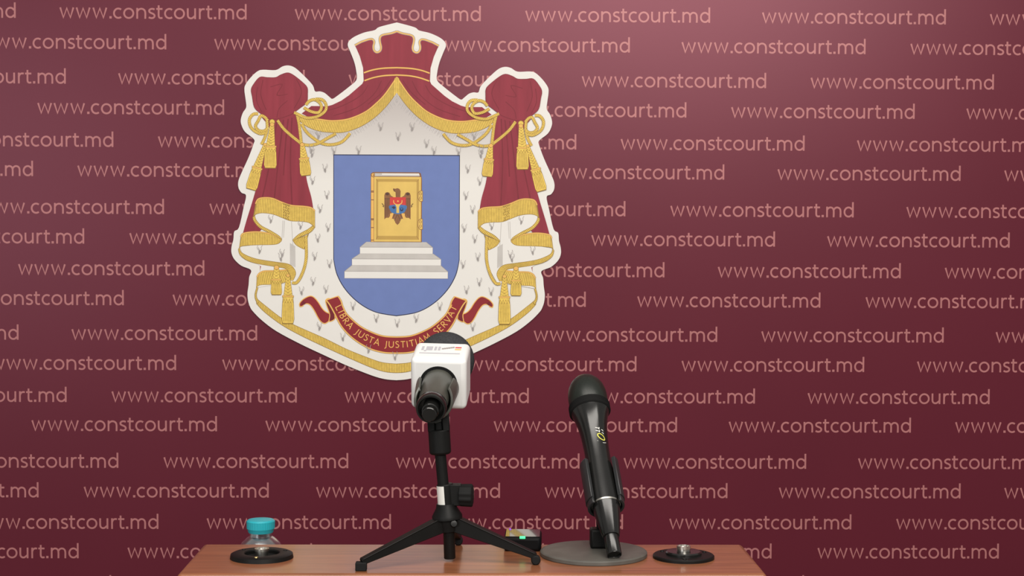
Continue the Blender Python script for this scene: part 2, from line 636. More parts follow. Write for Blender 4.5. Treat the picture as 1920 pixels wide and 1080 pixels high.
outline = [(743.5, 43.4), (711, 52), (702, 58), (682.6, 62.6), (664, 70.7), (654, 79), (652, 87), (656, 97), (664, 117.6), (668, 136), (668, 151),
           (654, 164), (633.7, 179.7), (623.5, 186.3), (618, 183), (609, 175.6), (600, 172.6), (591, 172.6), (587, 162), (576.7, 150), (560, 134),
           (550, 127), (540, 124.7), (530, 126.8), (517.6, 133.5), (495, 133), (484, 135.8), (470.7, 148), (460.8, 162), (459.5, 172.6), (461.6, 189),
           (462.6, 203), (456.5, 213), (452.6, 225.6), (453.7, 236), (460.6, 249), (477, 262.5), (476, 272), (467.5, 295), (455, 322.5), (448, 340),
           (448, 353), (453.7, 362.5), (462, 367.5), (457.5, 390), (448.7, 427.5), (440, 435), (438.3, 450), (435, 462.5), (434.7, 475), (440, 487),
           (453, 499), (471, 507), (467.8, 520), (466.5, 535.5), (464.4, 551), (465.5, 564.4), (469, 575.5), (474.4, 584.4), (492, 602), (519, 622),
           (563, 645.5), (608, 666.7), (652, 686.7), (696.7, 704.4), (722, 711.5), (743.5, 713.5)]
outline = catmull(outline, 4)
full = outline + [(2 * 743.5 - u, v) for u, v in outline[-2:0:-1]]
bm = bmesh.new()
fv = [bm.verts.new((art(*p)[0], 0.0, art(*p)[1])) for p in full]
bv = [bm.verts.new((art(*p)[0], BOARD_T - 0.0003, art(*p)[1])) for p in full]
for tri in tessellate_polygon([[Vector((p[0], p[1], 0)) for p in full]]):
    bm.faces.new([fv[i] for i in tri])
    bm.faces.new([bv[i] for i in tri])
for i in range(len(full)):
    j = (i + 1) % len(full)
    bm.faces.new((fv[i], fv[j], bv[j], bv[i]))
link_mesh('backing_board', bm, 'white', arms, smooth=False, label='white cut-out board')


def mir(pts):
    return [(2 * 743.5 - u, v) for u, v in pts]


def both(half):
    """half outline that starts and ends on the axis -> closed outline."""
    return half + mir(half)[-2:0:-1] if half[0][0] == 743.5 and half[-1][0] == 743.5 else half + mir(half)[::-1]


# lining (white, grey under the valance)
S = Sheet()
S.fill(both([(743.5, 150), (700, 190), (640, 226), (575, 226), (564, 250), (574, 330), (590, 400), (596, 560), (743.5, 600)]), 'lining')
hat = []
for k in range(96):     # fine printed hatching below the valance
    t = k / 95
    u = 575 + 168 * t
    v = 244 + 6 * sin(pi * min(1, t * 1.6)) - 64 * max(0, (t - 0.42) / 0.58) ** 1.6
    hat.append([(u, v), (u + 5, v + 9 + 3 * sin(k * 2.3))])
S.lines(hat + [mir(h) for h in hat], 0.6, 'spotgrey')
S.done('lining', arms, 'white fur lining')

# shield
S = Sheet()
half = [(743.5, 289.8), (625, 289.8), (625, 487)] + catmull([(625, 487), (631.5, 515.5), (647.5, 543.8), (673, 569), (704.4, 586), (743.5, 593)], 6)[1:]
S.fill(both(half), 'ink')
half = [(743.5, 291.6), (626.4, 291.6), (626.4, 487)] + catmull([(626.4, 487), (633, 514.8), (648.8, 542.7), (673.8, 567.5), (704.8, 584.4), (743.5, 591.2)], 6)[1:]
S.fill(both(half), 'blue')
S.done('shield', arms, 'blue shield')

# pedestal steps
S = Sheet()
for (a, b, c, d, y0, y1, y2) in ((687, 799.5, 675, 811.5, 453.4, 463.3, 475.6), (674.5, 813, 660, 827, 475.6, 485.4, 497.4), (660, 827, 646, 840, 497.4, 508.8, 521.8)):
    S.fill([(a, y0), (b, y0), (d, y1), (c, y1)], 'grey_ink')
    S.fill([(c, y1), (d, y1), (d, y2), (c, y2)], 'white')
    S.lines([[(c, y1), (d, y1)], [(a, y0), (c, y1)], [(b, y0), (d, y1)]], 0.8, 'midgrey')
    S.lines([[(c, y1), (c, y2)], [(c, y2), (d, y2)], [(d, y1), (d, y2)]], 0.6, 'midgrey')
S.done('pedestal_steps', arms, 'white stone steps')

# book
book = Sheet()
S = book
S.fill([(695, 331), (695, 326), (698, 323), (703, 322.4), (785, 322.6), (788.5, 324.2), (790, 330), (791, 335), (791, 453.6), (695, 453.6)], 'brown')
S.fill([(701.5, 324.6), (785.5, 324.8), (787, 330), (702.5, 330.2)], 'grey_ink')
S.fill([(716, 324.7), (785.2, 324.8), (786.6, 327.8), (716, 327.8)], 'white')
S.fill([(695.8, 328), (700.6, 333), (700.6, 453), (695.8, 453)], 'palegold')
S.lines([[(695.8, v), (700.6, v)] for v in (358, 360, 374.5, 410, 412, 426.5, 450)], 1.6, 'brown')
S.ellipse((699, 327.6), 4.0, 4.2, 'brown')
S.ellipse((699.4, 327.8), 2.7, 2.9, 'palegold')
S.ellipse((700.2, 328.2), 1.3, 1.5, 'brown')
S.fill([(701, 331), (789.6, 331), (789.6, 453), (701, 453)], 'bookgold')
S.fill([(705, 335.4), (785.4, 335.4), (785.4, 449), (705, 449)], 'bookshade')
S.fill([(709, 340.5), (781, 340.5), (781, 442), (709, 442)], 'bookgold')
S.lines([[(705, 335.4), (709, 340.5)], [(785.4, 335.4), (781, 340.5)], [(705, 449), (709, 442)], [(785.4, 449), (781, 442)]], 0.6, 'brown')
S.line([(701, 331), (789.6, 331), (789.6, 453), (701, 453)], 0.8, 'brown', closed=True)
book = S.done('book', arms, 'gold bound book')
for v0 in (356.5, 409):
    S = Sheet()
    S.fill([(783.5, v0 + 4), (787, v0 + 1), (792.6, v0), (792.9, v0 + 21), (787, v0 + 21), (783, v0 + 15)], 'brown')
    S.fill([(784.5, v0 + 4.6), (787.5, v0 + 2), (791.7, v0 + 1), (791.9, v0 + 20), (787.5, v0 + 20), (784.1, v0 + 14.6)], 'bookgold')
    for dv in (6.5, 14.2):
        S.ellipse((788.2, v0 + dv), 2.6, 2.7, 'brown')
        S.ellipse((788.2, v0 + dv), 1.7, 1.8, 'bookgold')
    S.done('clasp', book)
S = Sheet()
for mflag in (False, True):
    S.mirror = mflag
    ax = 745.2 if not mflag else 741.8
    dx = ax - 745.2

    def q(*pts):
        return [(u + dx, v) for u, v in pts]
    S.fill(q((720.5, 366), (722, 361.5), (726, 359.8), (730, 361), (733, 366.5), (738, 369.5), (738, 392), (733, 402), (729, 408), (724, 408), (720.6, 411)), 'brown')
    S.lines([q((723, 372), (723, 407)), q((726, 372), (726, 405)), q((729, 372), (729, 402)), q((720.6, 372), (735, 372))], 0.8, 'darkbrown')
    S.ellipse(q((726, 363.5))[0], 3.4, 2.6, 'darkbrown')
    S.lines([q((720, 386), (716, 381)), q((720, 388), (717.5, 386))], 1.3, 'darkbrown')
    S.fill(q((745.2, 398), (733, 402), (736, 409), (740, 412), (741, 417), (745.2, 421.5)), 'brown')
    S.fill(q((731.5, 400), (738, 399), (734.5, 411), (731, 411)), 'palegold')
    S.lines([q((744.6, 402), (739.5, 414)), q((740, 401), (735, 410))], 0.9, 'darkbrown')
S.mirror = False
S.fill([(742, 370), (741.5, 360), (738, 358), (737, 355), (737, 352.8), (741, 353.6), (745, 352.4), (749, 354), (751, 358), (750.5, 370)], 'brown')
S.line([(737.2, 354), (739.5, 357.6)], 1.3, 'darkbrown')
S.fill([(731, 369.4), (761, 369.4), (761, 384.5), (731, 384.5)], 'vividred')
S.fill(catmull([(731, 384.5), (761, 384.5), (760.5, 394), (756, 399), (746, 401), (736, 399), (731.5, 394)], 3, True), 'brightblue')
S.line(catmull([(738, 375), (738.5, 380), (743, 383), (748.5, 383), (753, 380), (753.6, 375)], 4), 1.5, 'palegold')
S.ellipse((746, 376.8), 1.5, 1.5, 'palegold')
S.fill([(741, 383), (750.5, 383), (748, 388), (748.4, 399), (743.2, 399), (743.4, 388)], 'bookgold')
S.fill([(734, 388), (739, 386), (742, 389), (738.5, 392)], 'ink')
S.ellipse((753, 392), 3.2, 3.6, 'ink')
S.ellipse((753, 391), 1.6, 2.0, 'brightblue')
S.done('eagle_crest', book, 'small eagle with red and blue shield')

# valance: red swags
S = Sheet()
half = [(743.5, 142), (715, 143), (690, 149), (681.6, 152.5), (679, 158), (654, 179.7), (640, 189.5), (623.5, 197.5), (613, 200.5), (596, 200), (584, 200), (566, 214), (585, 224)] + catmull(
    [(597, 223.5), (623.5, 226.6), (654, 223), (684.6, 210), (705, 194), (721, 177.5), (735.6, 157), (743.5, 144.5)], 5)
S.fill(half + mir(half)[::-1], 'red')
S.lines([catmull(p, 4) for h in ([(690, 160), (676, 180), (640, 200), (600, 212)], [(715, 152), (700, 178), (668, 203), (625, 218)], [(733, 150), (716, 174), (690, 196)]) for p in (h, mir(h))], 1.6, 'redshade')
val = S.done('valance', arms, 'red swagged drape under the crown')
S = Sheet()
ft = catmull([(553, 213), (565, 219), (581, 223), (597, 224.5), (623.5, 227.4), (654, 223.6), (684.6, 210.6), (705, 194.4), (721, 178), (735.6, 157.4), (743.5, 145)], 6)
fb = catmull([(555, 216), (562, 227), (573, 236.5), (592, 245), (613, 248.6), (644, 248.6), (674.5, 238.5), (700, 222.5), (720, 204), (735, 185.5), (743.5, 172)], 6)
S.fringe(ft, fb)
S.mirror = True
S.fringe(ft, fb)
S.mirror = False
S.fill([(739.6, 147), (747.4, 147), (748.4, 181), (743.5, 174), (738.6, 181)], 'gold')
S.lines([[(741.4, 147), (740.8, 178)], [(743.5, 146), (743.5, 174)], [(745.6, 147), (746.2, 178)]], 0.7, 'golddark')
S.done('valance_fringe', val, 'gold fringe')

# crown
S = Sheet()
slit_l = [(690.7, 75.2), (697, 74.6), (700.6, 77.5), (701.2, 82), (699.8, 88), (700.6, 94.5), (704.4, 98.8), (709, 98.8), (713, 95.3), (714, 89), (712.2, 81), (711.6, 74), (714, 68.6), (720, 66)]
slit = catmull(slit_l, 4)
edge_half = [(665, 86.5), (677, 80)] + slit + catmull([(720, 66), (733, 63.6), (743.5, 60)], 3)[1:]
body_half = [(681.6, 152.6), (680.5, 128), (674.5, 107), (668, 92)] + edge_half
low = catmull([(681.6, 152.6), (700, 146.5), (720, 142.8), (743.5, 141.5)], 4)
S.fill(body_half + mir(body_half)[::-1] + mir(low)[1:] + low[::-1][1:-1], 'red')
for h in (edge_half, mir(edge_half)):
    S.line(h, 4.2, 'midgrey')
    S.line(h, 2.3, 'palegold')
for b in ([(682, 137.5), (698, 132.2), (718, 128.8), (743.5, 127.6)], [(683, 152.2), (700, 146.4), (720, 142.6), (743.5, 141.3)]):
    c = catmull(b, 5)
    c = c + mir(c)[::-1][1:]
    S.line(c, 3.4, 'brown')
    S.line(c, 2.3, 'palegold')
# the two notches cut down to the white board
for mf in (False, True):
    S.mirror = mf
    S.fill(catmull([(703.6, 70), (704.4, 80), (703.6, 88), (704.2, 92), (707, 93.5), (709.8, 91.5), (710.4, 86), (709, 77), (710, 67)], 4), 'white')
S.mirror = False
S.done('crown', arms, 'red crown with gold lines')

# hem: bottom fringe of the mantle
S = Sheet()
bt = catmull([(481, 560), (496.7, 573), (528, 597), (554.4, 611), (608, 634.6), (652, 656), (696.7, 673.6), (719, 680.4), (743.5, 682.6)], 5)
bb = catmull([(481.4, 570), (496.7, 586), (528, 609.5), (563, 629), (608, 650.5), (652, 670.5), (696.7, 689.6), (723, 697.6), (743.5, 699.4)], 5)
S.fringe(bt, bb, trim=False)
S.mirror = True
S.fringe(bt, bb, trim=False)
S.done('hem_fringe', arms, 'gold hem fringe')

# ribbon
S = Sheet()
outr = catmull([(611.5, 563), (618, 571), (626, 585), (641, 613), (663, 635.5), (692, 653.2), (719, 661), (743.5, 662.4)], 5)
innr = catmull([(634, 555.5), (639.5, 564), (643.5, 576), (652, 591), (674.4, 611), (696.7, 623), (719, 630.4), (743.5, 632)], 5)
for mf in (False, True):
    S.mirror = mf
    tail = catmull([(563, 567.5), (569.5, 561), (581, 555.5), (589, 558), (597, 567), (604, 578), (611, 585), (620, 589)], 4) + catmull([(617.5, 602), (610, 607), (602.5, 604), (596, 595), (590, 583.5), (583, 573.5), (577, 570), (570, 571), (568.5, 574), (563, 575.5), (561.5, 571)], 4)
    S.fill(tail, 'ribbonred')
    S.line(tail, 1.7, 'palegold', closed=True)
    S.fill([(568, 564.5), (575, 568.5), (570, 572), (565, 573)], 'darkred')
    back = catmull([(611, 563), (619, 560.5), (624, 575), (628, 592), (627.5, 599), (617.5, 603), (618.5, 590), (613, 574)], 4, True)
    S.fill(back, 'darkred')
    S.line(back, 1.6, 'palegold', closed=True)
    S.strip(outr, innr, 'ribbonred')
    S.line(outr, 3.0, 'brown')
    S.line(innr, 3.0, 'brown')
    S.line(outr, 2.2, 'palegold')
    S.line(innr, 2.2, 'palegold')
    S.line([outr[0], innr[0]], 1.8, 'palegold')
S.mirror = False
ribbon = S.done('motto_ribbon', arms, 'curved dark red ribbon with gold edges')

# motto lettering on the ribbon
CAP = {
    'L': (6.2, [[(1, 10), (1, 0), (5.8, 0)]]), 'I': (3.0, [[(1.2, 0), (1.2, 10)]]),
    'B': (6.6, [[(1, 0), (1, 10)], arc(1.6, 7.6, 3.2, 2.4, 90, -90, 8), arc(1.6, 2.6, 4, 2.6, 90, -90, 8)]),
    'R': (6.8, [[(1, 0), (1, 10)], arc(1.6, 7.4, 3.6, 2.6, 90, -90, 8), [(2.6, 4.8), (6.4, 0)]]),
    'A': (7.6, [[(0.4, 0), (3.8, 10), (7.2, 0)], [(1.8, 3.4), (5.8, 3.4)]]),
    'J': (3.4, [[(2, 10), (2, -.5), (0.2, -2.4)]]), 'U': (8, [[(1, 10)] + arc(4, 3.4, 3, 3.2, 180, 360, 8) + [(7, 10)]]),
    'S': (5.6, [catmull([(4.8, 8.9), (2.8, 10), (0.9, 8.2), (2, 6), (4, 4.6), (5, 2.4), (3, 0.1), (0.5, 1.0)], 4)]),
    'T': (6.8, [[(3.4, 0), (3.4, 10)], [(0.2, 9.7), (6.6, 9.7)]]), 'M': (9.4, [[(0.8, 0), (1.8, 10), (4.7, 2), (7.6, 10), (8.6, 0)]]),
    'E': (5.8, [[(5.2, 10), (1, 10), (1, 0), (5.4, 0)], [(1, 5.2), (4.4, 5.2)]]), 'V': (7.4, [[(0.4, 10), (3.7, 0), (7, 10)]]), ' ': (4.6, []),
}
S = Sheet()
base = [(o[0] * 0.66 + i[0] * 0.34, o[1] * 0.66 + i[1] * 0.34) for o, i in zip(outr, innr)]
base = base[7:]
base = base + mir(base)[::-1][1:]
motto = 'LIBRA JUSTA JUSTITIAM SERVAT'
gap = 1.75
tot = sum(CAP[c][0] + gap for c in motto) - gap
Lb = plen(base)
acc = [0]
for a, b in zip(base, base[1:]):
    acc.append(acc[-1] + hypot(b[0] - a[0], b[1] - a[1]))


def on_base(s):
    j = 0
    while j < len(acc) - 2 and acc[j + 1] < s:
        j += 1
    t = (s - acc[j]) / (acc[j + 1] - acc[j])
    d = Vector((base[j + 1][0] - base[j][0], base[j + 1][1] - base[j][1])).normalized()
    return Vector((base[j][0] + (base[j + 1][0] - base[j][0]) * t, base[j][1] + (base[j + 1][1] - base[j][1]) * t)), d


k = (Lb - 6) / tot
s0 = 3.0
strokes = []
for c in motto:
    w, st = CAP[c]
    p, d = on_base(s0 + w * k / 2)
    up = Vector((d.y, -d.x))
    for q_ in st:
        strokes.append([tuple(p + d * ((a - w / 2) * k) + up * (b * 1.18)) for a, b in q_])
    s0 += (w + gap) * k
S.lines(strokes, 1.45, 'palegold')
S.done('motto_lettering', ribbon, 'gold capital letters')


def side_sheets(mf):
    """one curtain with its puff, fringes, cords and tassels; mf mirrors it to the other side."""
    S = Sheet(mf)
    # upper curtain
    S.fill(catmull([(492, 222), (507, 244), (501, 272), (492, 312), (478, 365), (463, 414), (456.5, 437)], 4) + [(470, 437), (487.5, 435), (500, 420)]
           + [(560, 405), (588, 394)] + catmull([(588, 394), (584, 370), (576, 340), (570, 300), (563, 262), (560, 226), (552, 210)], 4), 'red')
    S.lines([catmull(p, 4) for p in ([(532, 226), (524, 290), (515, 372)], [(548, 222), (545, 300), (548, 385)], [(520, 228), (508, 300), (493, 370)], [(541, 224), (536, 270), (532, 330)])], 2.6, 'redshade')
    S.fill([(488.5, 494), (521, 497), (521, 502), (498, 510), (487.8, 513)], 'red')
    cur = S.done('curtain', arms, 'red velvet curtain tied at the top')
    S = Sheet(mf)
    # white folds between fringes
    S.fill([(478, 410), (480, 401), (492, 398), (512, 400), (530, 406), (560, 412), (588, 416), (590, 428), (562, 444), (572, 470), (571, 500), (555, 528), (481, 540), (490, 500), (454, 476), (452, 464), (526, 452), (508, 438), (490, 427)], 'white')
    S.lines([[(531, 414), (529, 450)], [(547, 416), (549, 452)], [(549, 452), (553, 500)], [(534, 414), (532, 446)]], 1.3, 'grey_ink')
    S.fill([(544, 456), (554, 462), (554.5, 502), (544, 496)], 'grey_ink')
    # lower left edge rope-fringe
    S.fringe(catmull([(481.5, 540), (478.4, 552), (479, 561), (483, 570)], 5), catmull([(484.5, 540), (481.4, 552), (482.5, 560), (486.5, 565)], 5), 3, trim=False)
    # third band
    S.fringe(catmull([(482.5, 520), (487, 513), (496.7, 509), (519, 508.5), (541, 506)], 5), catmull([(481.3, 540), (488, 535), (508, 534), (528, 532), (551, 524)], 5))
    # sweeping thin fringe
    S.fringe(catmull([(450, 465), (453, 473.5), (466, 481), (485.5, 487), (519, 492), (541, 495.5), (551, 503), (555, 514), (550, 526)], 5),
             catmull([(447.6, 468), (451, 479), (464, 489), (485.5, 495.5), (519, 501), (535, 504), (541, 510), (545, 519), (545, 526)], 5), 3, trim=False)
    # second band
    S.fringe(catmull([(452.5, 445), (457, 438.6), (480, 435.6), (505, 438.5), (524, 446), (528.4, 450)], 5), catmull([(449.6, 465), (455, 462), (480, 460), (510, 459.4), (522, 457.4), (528.5, 452)], 5))
    S.fringe(catmull([(474.5, 408), (477, 416), (487.5, 428), (505, 437), (520, 444), (528.4, 450)], 5), catmull([(478.5, 406), (481.5, 414), (491, 424), (508, 433), (524, 443), (528.6, 449)], 5), 3, trim=False)
    # right fold
    S.fringe(catmull([(550, 451), (562.5, 446), (577, 441), (579, 438)], 4), catmull([(550, 452), (556, 460), (570, 467.5), (571, 466)], 4), 3, trim=False)
    S.fringe(catmull([(591, 426), (582, 436), (562.5, 445), (550, 452)], 5), catmull([(588, 422), (578, 430), (560, 440), (549.4, 450)], 5), 3, trim=False)
    # top band
    S.fringe(catmull([(480, 383), (484, 375), (492.5, 372), (510, 372.5), (530, 380.5), (547.5, 386), (570, 387.5), (584, 390), (590.5, 396)], 5),
             catmull([(475.6, 409), (480, 403), (492.5, 400), (512.5, 402.4), (530, 409), (545, 414.5), (565, 415.6), (580, 418), (590.5, 427)], 5))
    S.fill([(530.5, 381), (544.5, 385.5), (544, 414), (530.5, 409)], 'golddark')
    S.lines([[(531 + 3 * i, 383 + i), (531 + 3 * i, 409 + i)] for i in range(5)] + [[(531, 386 + 5 * i), (544, 390 + 5 * i)] for i in range(5)], 1.1, 'gold')
    S.done('curtain_fringe', cur, 'gold fringe in folds')
    # puff
    S = Sheet(mf)
    pf = catmull([(488, 147), (502, 147.4), (517.6, 147.2), (526.8, 142.4), (540, 138.4), (552, 143.5), (570.6, 158.5), (576.7, 166.5), (577.2, 177), (575.6, 193), (564, 203), (552, 212), (544, 217), (519.6, 224.5), (501, 222.5), (489, 214), (478, 203), (474, 183), (472, 170.6), (476, 161)], 4, True)
    S.fill(pf, 'red')
    S.line(pf, 0.9, 'redshade', closed=True)
    S.lines([catmull(p, 4) for p in ([(494, 152), (490, 180), (500, 208)], [(508, 165), (530, 160), (520, 180), (540, 178)], [(556, 150), (566, 175), (552, 205)], [(520, 222), (524, 205), (540, 190)], [(484, 165), (482, 190), (492, 212)])], 1.6, 'redshade')
    S.done('curtain_puff', arms, 'gathered red drapery puff')
    # cords
    S = Sheet(mf)
    S.rope([(566, 233), (574, 247), (587, 259), (604, 269.5), (622, 271.8), (640, 267), (652, 256), (656, 250)])
    S.rope([(521, 227), (532, 242), (545, 254), (560, 266), (567, 271), (582, 273), (598, 269), (612, 261), (630, 251)])
    S.rope([(557, 214), (561, 232), (563.5, 252), (566, 275)])
    S.rope([(501, 226), (502, 240), (498, 258), (491, 272)])
    S.rope([(503, 228), (497, 221), (490, 219), (485, 228), (480, 238), (486, 246), (496, 247), (503, 241)])
    S.rope([(485, 215), (476, 216), (469, 225), (470, 237), (477, 246), (489, 252), (499, 250)])
    S.rope([(570, 203), (583, 210), (597, 212), (603, 203), (600, 194), (590, 188), (580, 191), (574, 198)])
    S.rope([(552, 212), (560, 216), (575, 222), (590, 221), (602, 216), (611, 207), (611, 196), (604, 188), (592, 187)])
    S.ellipse((511, 230), 5.4, 5.2, 'golddark')
    S.ellipse((511, 230), 4.4, 4.2, 'gold')
    S.done('cord', arms, 'gold twisted cord')
    S = Sheet(mf)
    S.rope([(574, 442), (574.6, 465), (574.4, 484), (571, 502), (564, 520), (556, 530.5), (548, 530.5)])
    S.done('cord', arms, 'gold twisted cord')
    for p0, p1, p2, w, nk in (((511, 235), (508, 276), (507.5, 316), 24, 8), ((498, 272), (483, 316), (471.5, 356), 22, 6), ((567, 272), (570.5, 298), (574, 329.5), 21, 8),
                              ((519, 502), (518.5, 525), (518.8, 553), 21, 9), ((540.5, 517), (540.5, 556), (540.2, 607), 23.5, 7)):
        S = Sheet(mf)
        S.tassel(p0, p1, p2, w, nk)
        S.ellipse(p0, nk * .55, nk * .5, 'golddark')
        S.ellipse(p0, nk * .45, nk * .4, 'palegold')
        S.done('tassel', arms, 'gold tassel')


side_sheets(False)
side_sheets(True)

# ermine spots
spots = [(598, 257), (586, 291), (609.5, 319), (587, 342), (613, 369), (601, 395), (616, 430), (596, 450), (591, 484), (509, 415), (564.5, 426), (488, 472),
         (530, 479), (618, 498), (588, 531), (612, 546), (565.6, 549), (662, 577), (705.6, 600), (600, 615.5), (643, 635.5), (692, 658), (527, 486),
         (714, 241), (673, 285), (627, 286), (585, 283)]
S = Sheet()
spots_c = [(746, 259), (800, 272), (745, 609), (741, 671)]
for fl_ in (0, 1):
    for (u, v) in spots + (spots_c if not fl_ else []):
        q = 2 * 743.5 - u if fl_ else u
        j = random.uniform(-1, 1)
        w = 1 if j > 0 else -1
        S.fill([(q - w * 1.6, v - 2.2), (q + w * 1.0, v - 2.6), (q + w * 2.2, v - .2), (q + w * 2.0, v + 2.6), (q + w * 1.2, v + 5), (q - w * .2, v + 3), (q - w * 1.6, v + .6)], 'midgrey')
        S.lines([catmull([(q - w * 1.2, v - 1.5), (q - w * 3.0, v - 4.5), (q - w * 2.6, v - 8), (q - w * 4.6, v - 11.5)], 3),
                 catmull([(q + w * 1.4, v - 2), (q + w * 3.6, v - 4.6), (q + w * 4.8, v - 8), (q + w * 3.6, v - 12)], 3),
                 catmull([(q, v - 2), (q + w * 1.6, v - 5), (q + w * 2.6, v - 8)], 3)], 0.7, 'spotgrey')
S.done('ermine_spots', arms, 'small grey fur marks')['kind'] = 'stuff'


# ------------------------------------------------------------------ lectern
TOP = 1.10
LX0, LX1, LY0, LY1 = -0.3427, 0.3288, 1.778, 1.953
LCX = (LX0 + LX1) / 2
lectern = thing('lectern', 'reddish cherry wood lectern with a narrow flat top ledge holding microphones', 'lectern', (LCX, 1.9, 0))


def lec(name, x0, x1, y0, y1, z0, z1, bevel=0.003, segs=2):
    bm = bmesh.new()
    add_box(bm, x0 - LCX, x1 - LCX, y0 - 1.9, y1 - 1.9, z0, z1)
    return link_mesh(name, bm, 'wood', lectern, smooth=True, bevel=bevel, segs=segs)


lec('top_ledge', LX0, LX1, LY0, LY1, TOP - 0.03, TOP, 0.006, 4)
lec('front_panel', LX0 + 0.03, LX1 - 0.03, 1.80, 1.82, 0.08, TOP - 0.03)
for a, b in ((LX0 + 0.03, LX0 + 0.05), (LX1 - 0.05, LX1 - 0.03)):
    lec('side_panel', a, b, 1.82, 2.25, 0.08, 0.91)
    lec('ledge_support', a, b, 1.82, 1.94, 0.93, TOP - 0.03)
lec('work_shelf', LX0 + 0.02, LX1 - 0.02, 1.82, 2.28, 0.91, 0.93)
lec('plinth', LX0 + 0.01, LX1 - 0.01, 1.79, 2.27, 0.0, 0.08)

# ------------------------------------------------------------------ round desk mounts


def desk_mount(kind, x, y, label):
    r = thing('desk_microphone_socket', label, 'microphone socket', (x, y, TOP), 'sockets set into the lectern top')
    bm = bmesh.new()
    if kind == 0:
        add_lathe(bm, [(0, 0.0205), (0.005, 0.0205), (0.0062, 0.0215), (0.0064, 0.023), (0.0060, 0.034), (0.0048, 0.0366), (0.0, 0.0374)], 64)
        link_mesh('mount_ring', bm, 'black', r)
        bm = bmesh.new()
        add_lathe(bm, [(0.0012, 0.0), (0.0012, 0.0206)], 40)
        link_mesh('recess_plate', bm, 'matblack', r)
        cz, cr, zb = 0.0112, 0.0086, 0.0012
    else:
        add_lathe(bm, [(0.0, 0.0), (0.0, 0.0366), (0.0030, 0.0366), (0.0042, 0.0352), (0.0045, 0.0225), (0.0045, 0.0)], 64)
        link_mesh('mount_ring', bm, 'black', r)
        bm = bmesh.new()
        add_lathe(bm, [(0.0045, 0.0215), (0.0068, 0.0215), (0.0082, 0.020), (0.0090, 0.013), (0.0090, 0.0)], 48)
        link_mesh('raised_plate', bm, 'satinblack', r)
        cz, cr, zb = 0.0145, 0.0086, 0.0090
    bm = bmesh.new()
    add_lathe(bm, [(zb, cr * .92), (cz - .003, cr * .92), (cz - .003, cr), (cz, cr), (cz, cr * .82), (cz - .002, cr * .8), (cz - .002, 0.0)], 36)
    link_mesh('connector', bm, 'silver', r, label='silver connector stub')
    for k, a in enumerate((-95, 25, 145)):
        bm = bmesh.new()
        rr = 0.029
        add_lathe(bm, [(0.0055 - kind * 0.0015, 0.0026), (0.0069 - kind * 0.0015, 0.0022), (0.0071 - kind * 0.0015, 0.0)], 14, Matrix.Translation((rr * cos(radians(a)), rr * sin(radians(a)), 0)))
        link_mesh('screw', bm, 'goldmetal' if (k == 0 and kind == 0) else 'black', r)
    return r


desk_mount(0, -0.2585, 1.8690, 'black ring socket with hollow dark centre and silver stub, in front of blue-capped bottle')
desk_mount(1, 0.2440, 1.8690, 'black round socket with raised middle and silver stub, right of grey stand base')

# ------------------------------------------------------------------ bottle
bx, by, bz = -0.2862, 2.06, 0.93
bottle = thing('water_bottle', 'clear plastic water bottle with a teal screw cap, standing behind the lectern ledge', 'bottle', (bx, by, bz))
H = 1.0945 - bz           # height of the cap's lower rim above the shelf
prof = [(0.0, 0.0), (0.0, 0.026), (0.004, 0.031), (0.02, 0.0325), (0.06, 0.0325), (0.07, 0.0312), (0.08, 0.0325), (0.11, 0.0325), (H - 0.034, 0.0322), (H - 0.022, 0.0290), (H - 0.014, 0.0245), (H - 0.0085, 0.0185), (H - 0.006, 0.0148), (H - 0.004, 0.0142), (H + 0.014, 0.0142)]
bm = bmesh.new()
add_lathe(bm, prof, 48)
inner = [(t + 0.0012 if t < 0.01 else t, max(r - 0.0012, 0)) for t, r in prof]
add_lathe(bm, inner[::-1], 48)
link_mesh('bottle_body', bm, 'clear', bottle, label='clear bottle wall')
bm = bmesh.new()
add_lathe(bm, [(0.0022, 0.0), (0.0022, 0.024), (0.006, 0.0292), (0.02, 0.0307), (0.06, 0.0307), (0.07, 0.0295), (0.08, 0.0307), (0.112, 0.0307), (0.112, 0.0)], 48)
link_mesh('water', bm, 'water', bottle)
bm = bmesh.new()
nz = 72
cp = [(0.0, 0.0158), (0.001, 0.0165), (0.0045, 0.0172), (0.0055, 0.0180), (0.0150, 0.0183), (0.0168, 0.0165), (0.0178, 0.010), (0.0180, 0.0)]
add_lathe(bm, [(t + H - 0.001, r) for t, r in cp], nz)
for v in bm.verts:
    rr = hypot(v.co.x, v.co.y)
    if 0.0178 < rr < 0.0186:
        a = atan2(v.co.y, v.co.x)
        s_ = 1 + 0.012 * (1 if int(round(a / (2 * pi) * nz)) % 2 else -1)
        v.co.x *= s_
        v.co.y *= s_
link_mesh('cap', bm, 'teal', bottle, label='teal ribbed screw cap')

# ------------------------------------------------------------------ small recorder
rec = thing('audio_recorder', 'small glossy black audio recorder with a lit green light, between the tripod and stand base', 'recorder', (0.0536, 1.929, TOP))
rec.rotation_euler = (0, 0, radians(-3))
bm = bmesh.new()
add_box(bm, -0.0228, 0.0228, -0.0255, 0.0265, 0.0, 0.0178)
link_mesh('case', bm, 'deepblack', rec, bevel=0.004, segs=3)
bm = bmesh.new()
add_box(bm, -0.0208, 0.0208, -0.0225, 0.0245, 0.0177, 0.0182)
link_mesh('screen', bm, 'glossblack', rec, smooth=False, label='glossy black top panel')
bm = bmesh.new()
add_box(bm, -0.0035, 0.0035, -0.0262, -0.0215, 0.0158, 0.0186)
link_mesh('indicator_light', bm, 'green_led', rec, bevel=0.0006, label='green light')
bm = bmesh.new()
add_lathe(bm, [(0.0182, 0.0013), (0.0192, 0.0011), (0.0195, 0.0)], 12, Matrix.Translation((-0.0165, 0.022, 0)))
